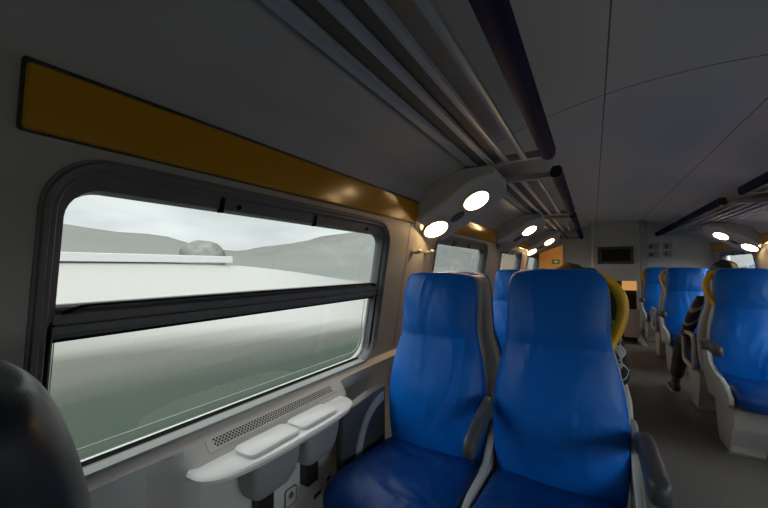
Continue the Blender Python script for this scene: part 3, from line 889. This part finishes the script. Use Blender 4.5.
    for q in (1, -1):
        an = Vector(legs[q][1])
        rings = []
        for y, w, h0, h1 in ((.05, .020, .0, .05), (.035, .036, .0, .085), (-.02, .040, .0, .10), (-.08, .044, .0, .075), (-.15, .046, .0, .055), (-.19, .036, .002, .040), (-.205, .016, .005, .025)):
            zc, t = (h0 + h1)/2, (h1 - h0)/2
            rings.append([(an.x + x, an.y + y, .004 + zc + zz) for x, zz in selipse(w, t, 18, 2.8)])
        sh = obj('shoe', loft(rings), M['shoe'], body, smooth=True)
        rings = []
        for y, w in ((.052, .024), (.03, .040), (-.08, .047), (-.15, .049), (-.195, .036), (-.208, .016)):
            rings.append([(an.x - w, an.y + y, 0), (an.x + w, an.y + y, 0), (an.x + w, an.y + y, .018), (an.x - w, an.y + y, .018)])
        obj('sole', loft(rings), M['sole'], sh)
    return body
# behind the nearest aisle seat, facing away (local -y -> world +y); local +x is world -x
person('brown-haired person behind the nearest aisle seat in a black jacket with pale print', (XA + .03, 2.01, 0), PI, M['skin2'], M['hair2'], M['blackpattern'], M['greencloth'],
       ((.26, -.10, .70), (.20, -.34, .66), (.17, -.40, .65)), ((-.205, -.04, .72), (-.150, -.30, .68), (-.12, -.36, .675)), headz=1.195)
# behind the right-hand seat, facing away, arm over the knee towards the aisle
person('person behind the right-hand seats with dark hair, striped brown sleeve and dark trousers', (2*CX - XA, 4.09, 0), PI, M['skin'], M['hair'], M['brownstripe'], M['greencloth'],
       ((.245, -.10, .72), (.235, -.42, .56), (.225, -.50, .555)), ((-.25, -.10, .70), (-.17, -.36, .60), (-.14, -.43, .595)), headz=1.235,
       legs={1: ((.215, -.56, .50), (.30, -.46, .10)), -1: ((-.13, -.56, .50), (-.14, -.50, .10))})

# ------------------------------------------------------------------ outside
def landscape(name, bm, m, label, cat, sm=True):
    o = obj(name, bm, m, smooth=sm); o['kind'] = 'structure'
    o['label'] = label; o['category'] = cat
    return o
def land_mat():
    """grass verge, then pale bare earth up the bank; the mix follows the place, streaked along the track"""
    m, nt, b = new_mat('verge_and_bank')
    tc = nt.nodes.new('ShaderNodeTexCoord'); sx = nt.nodes.new('ShaderNodeSeparateXYZ'); nt.links.new(tc.outputs['Object'], sx.inputs[0])
    mp = nt.nodes.new('ShaderNodeMapping'); mp.inputs['Scale'].default_value = (1, .06, 1); nt.links.new(tc.outputs['Object'], mp.inputs[0])
    n = nt.nodes.new('ShaderNodeTexNoise'); n.inputs['Scale'].default_value = .9; n.inputs['Detail'].default_value = 5; nt.links.new(mp.outputs[0], n.inputs[0])
    a = nt.nodes.new('ShaderNodeMath'); a.operation = 'MULTIPLY_ADD'; a.inputs[1].default_value = 2.5; nt.links.new(n.outputs['Fac'], a.inputs[0])
    my = nt.nodes.new('ShaderNodeMapRange'); my.inputs[1].default_value = 4; my.inputs[2].default_value = 26; my.inputs[3].default_value = 0; my.inputs[4].default_value = -4.5
    nt.links.new(sx.outputs[1], my.inputs[0])
    ad = nt.nodes.new('ShaderNodeMath'); nt.links.new(sx.outputs[0], ad.inputs[0]); nt.links.new(my.outputs[0], ad.inputs[1]); nt.links.new(ad.outputs[0], a.inputs[2])
    mr = nt.nodes.new('ShaderNodeMapRange'); mr.inputs[1].default_value = -24; mr.inputs[2].default_value = -4; nt.links.new(a.outputs[0], mr.inputs[0])
    r = nt.nodes.new('ShaderNodeValToRGB'); cr = r.color_ramp
    cr.elements[0].position = .0; cr.elements[0].color = (.19, .19, .187, 1)
    cr.elements[1].position = 1; cr.elements[1].color = (.024, .033, .026, 1)
    for p, c in ((.38, (.17, .168, .162, 1)), (.50, (.058, .059, .053, 1)), (.66, (.027, .034, .028, 1))):
        e = cr.elements.new(p); e.color = c
    nt.links.new(mr.outputs[0], r.inputs[0])
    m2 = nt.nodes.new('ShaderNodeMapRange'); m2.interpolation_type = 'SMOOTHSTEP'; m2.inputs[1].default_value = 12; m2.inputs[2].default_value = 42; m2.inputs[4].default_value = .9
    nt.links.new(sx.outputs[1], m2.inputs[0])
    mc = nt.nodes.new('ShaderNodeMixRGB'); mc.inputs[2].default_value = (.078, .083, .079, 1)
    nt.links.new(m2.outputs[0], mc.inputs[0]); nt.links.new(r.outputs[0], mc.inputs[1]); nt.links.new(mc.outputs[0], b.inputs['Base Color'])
    b.inputs['Roughness'].default_value = 1; b.inputs['Specular IOR Level'].default_value = 0
    return m
M['land'] = land_mat()
M['grass'] = mat('meadow', (.062, .074, .062), 1, var=.3, scale=.4, spec=0)
M['hill'] = mat('hazy_hill', (.085, .088, .083), 1.0, var=.15, scale=.06, stretch=(1, .2, 1), spec=0)
M['conc'] = mat('white_concrete', (.24, .245, .25), .9, var=.03, scale=1, stretch=(1, .05, 1), spec=.1)
M['tree'] = mat('hazy_foliage', (.085, .09, .085), 1, var=.25, scale=.9, spec=0)
M['bark'] = mat('bark', (.07, .065, .06), 1, spec=0)
bm = bmesh.new(); bm_box(bm, -400, 400, -400, 400, -2.9, -2.8)
struct(obj('ground', bm, M['grass']))
# verge and bank along the track on the left
rows = []
for i in range(121):
    y = -80 + i*2.5
    f = 1 - smooth(10, 40, y)
    rows.append([(-2.6, y, -2.75), (-8, y, -2.72), (-13, y, -2.6), (-15, y, -2.3), (-17, y, -1.3*f - 2.0*(1 - f)), (-20.5, y, 1.50*f - 1.2*(1 - f)), (-26, y, 1.7*f - .6*(1 - f)), (-60, y, 1.6*f + .6*(1 - f)), (-76, y, 1)])
landscape('embankment', loft(rows, cap=False, closed=False), M['land'], 'grass verge and pale bank beyond the left windows', 'embankment')
tag(obj('road_barrier', box(-20.6, -20.3, -50, 14, 1.5, 1.93, bev=.03), M['conc']), 'long white road barrier on the bank outside the nearest window', 'barrier')
rows = []
for i in range(120):
    y = -150 + i*5.0
    h = 10.2 - 4.5*smooth(25, 62, y) + .7*math.sin(y*.13 + 1.6) + .4*math.sin(y*.31 + .5) + 13*smooth(70, 165, y)
    rows.append([(-75, y, -1), (-82, y, h*.75), (-92, y, h*.95 + .6), (-105, y, h + 1.2), (-130, y, h)])
landscape('hill', loft(rows, cap=False, closed=False), M['hill'], 'hazy grey-green hills beyond the left windows', 'hill')
rows = []
for i in range(60):
    y = -60 + i*6.0
    h = 2 + 1.4*math.sin(y*.06) + .8*math.sin(y*.17)
    rows.append([(60, y, -2.7), (75, y, h), (100, y, h + 1)])
landscape('hill', loft(rows, cap=False, closed=False), M['hill'], 'hazy low hills beyond the right windows', 'hill')
def tree(x, y, h, w, label):
    root = thing('tree', label, 'tree', (x, y, -2.7))
    obj('trunk', tube([(0, 0, -.3), (.1, .1, h*.35), (0, .1, h*.7)], [.28, .2, .1], 8), M['bark'], root, smooth=True)
    bm = bmesh.new(); bmesh.ops.create_icosphere(bm, subdivisions=4, radius=1)
    for v in bm.verts:
        d = v.co.normalized()
        f = 1 + .06*math.sin(4*d.x + 3*d.y + x) + .04*math.sin(6*d.z + 5*d.y + y)
        v.co = Vector((d.x*w*f, d.y*w*f, h*.60 + d.z*h*.40*f))
    obj('crown', bm, M['tree'], root, smooth=True)
tree(-46, 27, 7.6, 2.9, 'low rounded bush on the bank beyond the left half of the nearest window')

# world: bright overcast sky, brighter towards the zenith
w = bpy.data.worlds.new('sky'); S.world = w; w.use_nodes = True
nt = w.node_tree; nt.nodes.clear()
tc = nt.nodes.new('ShaderNodeTexCoord'); sx = nt.nodes.new('ShaderNodeSeparateXYZ'); nt.links.new(tc.outputs['Generated'], sx.inputs[0])
rp = nt.nodes.new('ShaderNodeValToRGB'); cr = rp.color_ramp
cr.elements[0].position = 0.0; cr.elements[0].color = (.26, .27, .275, 1)
cr.elements[1].position = 1.0; cr.elements[1].color = (1, 1, 1, 1)
for p, c in ((.06, (.265, .275, .28, 1)), (.16, (.28, .29, .295, 1)), (.30, (.42, .43, .44, 1)), (.50, (.98, .97, .95, 1))):
    e = cr.elements.new(p); e.color = c
nt.links.new(sx.outputs[2], rp.inputs[0])
mp = nt.nodes.new('ShaderNodeMapping'); mp.inputs['Scale'].default_value = (2.2, 2.2, 7)
nt.links.new(tc.outputs['Generated'], mp.inputs[0])
nz = nt.nodes.new('ShaderNodeTexNoise'); nz.inputs['Scale'].default_value = 1.6; nz.inputs['Detail'].default_value = 3
nt.links.new(mp.outputs[0], nz.inputs['Vector'])
mr = nt.nodes.new('ShaderNodeMapRange'); mr.inputs[1].default_value = .3; mr.inputs[2].default_value = .7; mr.inputs[3].default_value = .78; mr.inputs[4].default_value = 1.12
nt.links.new(nz.outputs['Fac'], mr.inputs[0])
mu = nt.nodes.new('ShaderNodeMixRGB'); mu.blend_type = 'MULTIPLY'; mu.inputs[0].default_value = 1
nt.links.new(rp.outputs[0], mu.inputs[1]); nt.links.new(mr.outputs[0], mu.inputs[2])
bg = nt.nodes.new('ShaderNodeBackground'); bg.inputs[1].default_value = 3.2
zr = nt.nodes.new('ShaderNodeMapRange'); zr.inputs[1].default_value = .3; zr.inputs[2].default_value = .75; zr.inputs[3].default_value = 1.0; zr.inputs[4].default_value = .75
nt.links.new(sx.outputs[2], zr.inputs[0])
mz = nt.nodes.new('ShaderNodeVectorMath'); mz.operation = 'SCALE'
nt.links.new(mu.outputs[0], mz.inputs[0]); nt.links.new(zr.outputs[0], mz.inputs['Scale'])
# the veiled sun brightens the cloud behind the camera, on the right of the train
dt = nt.nodes.new('ShaderNodeVectorMath'); dt.operation = 'DOT_PRODUCT'; dt.inputs[1].default_value = Vector((.72, -.58, .38)).normalized()
nt.links.new(tc.outputs['Generated'], dt.inputs[0])
lb = nt.nodes.new('ShaderNodeMapRange'); lb.interpolation_type = 'SMOOTHSTEP'; lb.inputs[1].default_value = .25; lb.inputs[2].default_value = 1.0; lb.inputs[3].default_value = 1.0; lb.inputs[4].default_value = 5.0
nt.links.new(dt.outputs['Value'], lb.inputs[0])
m3 = nt.nodes.new('ShaderNodeVectorMath'); m3.operation = 'SCALE'
nt.links.new(mz.outputs[0], m3.inputs[0]); nt.links.new(lb.outputs[0], m3.inputs['Scale'])
nt.links.new(m3.outputs[0], bg.inputs[0])
wo = nt.nodes.new('ShaderNodeOutputWorld'); nt.links.new(bg.outputs[0], wo.inputs[0])

# ------------------------------------------------------------------ camera
F = 341.0
ph = math.atan(12.5/F); th = math.atan(209/F*math.cos(ph))
cam = bpy.data.cameras.new('camera'); co = bpy.data.objects.new('camera', cam); C.objects.link(co)
cam.sensor_fit = 'HORIZONTAL'; cam.sensor_width = 36; cam.lens = F/768*36; cam.clip_start = .02; cam.clip_end = 1000
co.location = (0, 0, EYE); co.rotation_euler = (PI/2 + ph, 0, th)
S.camera = co
vs = S.view_settings
vs.view_transform = 'Standard'; vs.look = 'None'; vs.gamma = 1; vs.use_curve_mapping = False; vs.exposure = 0.0
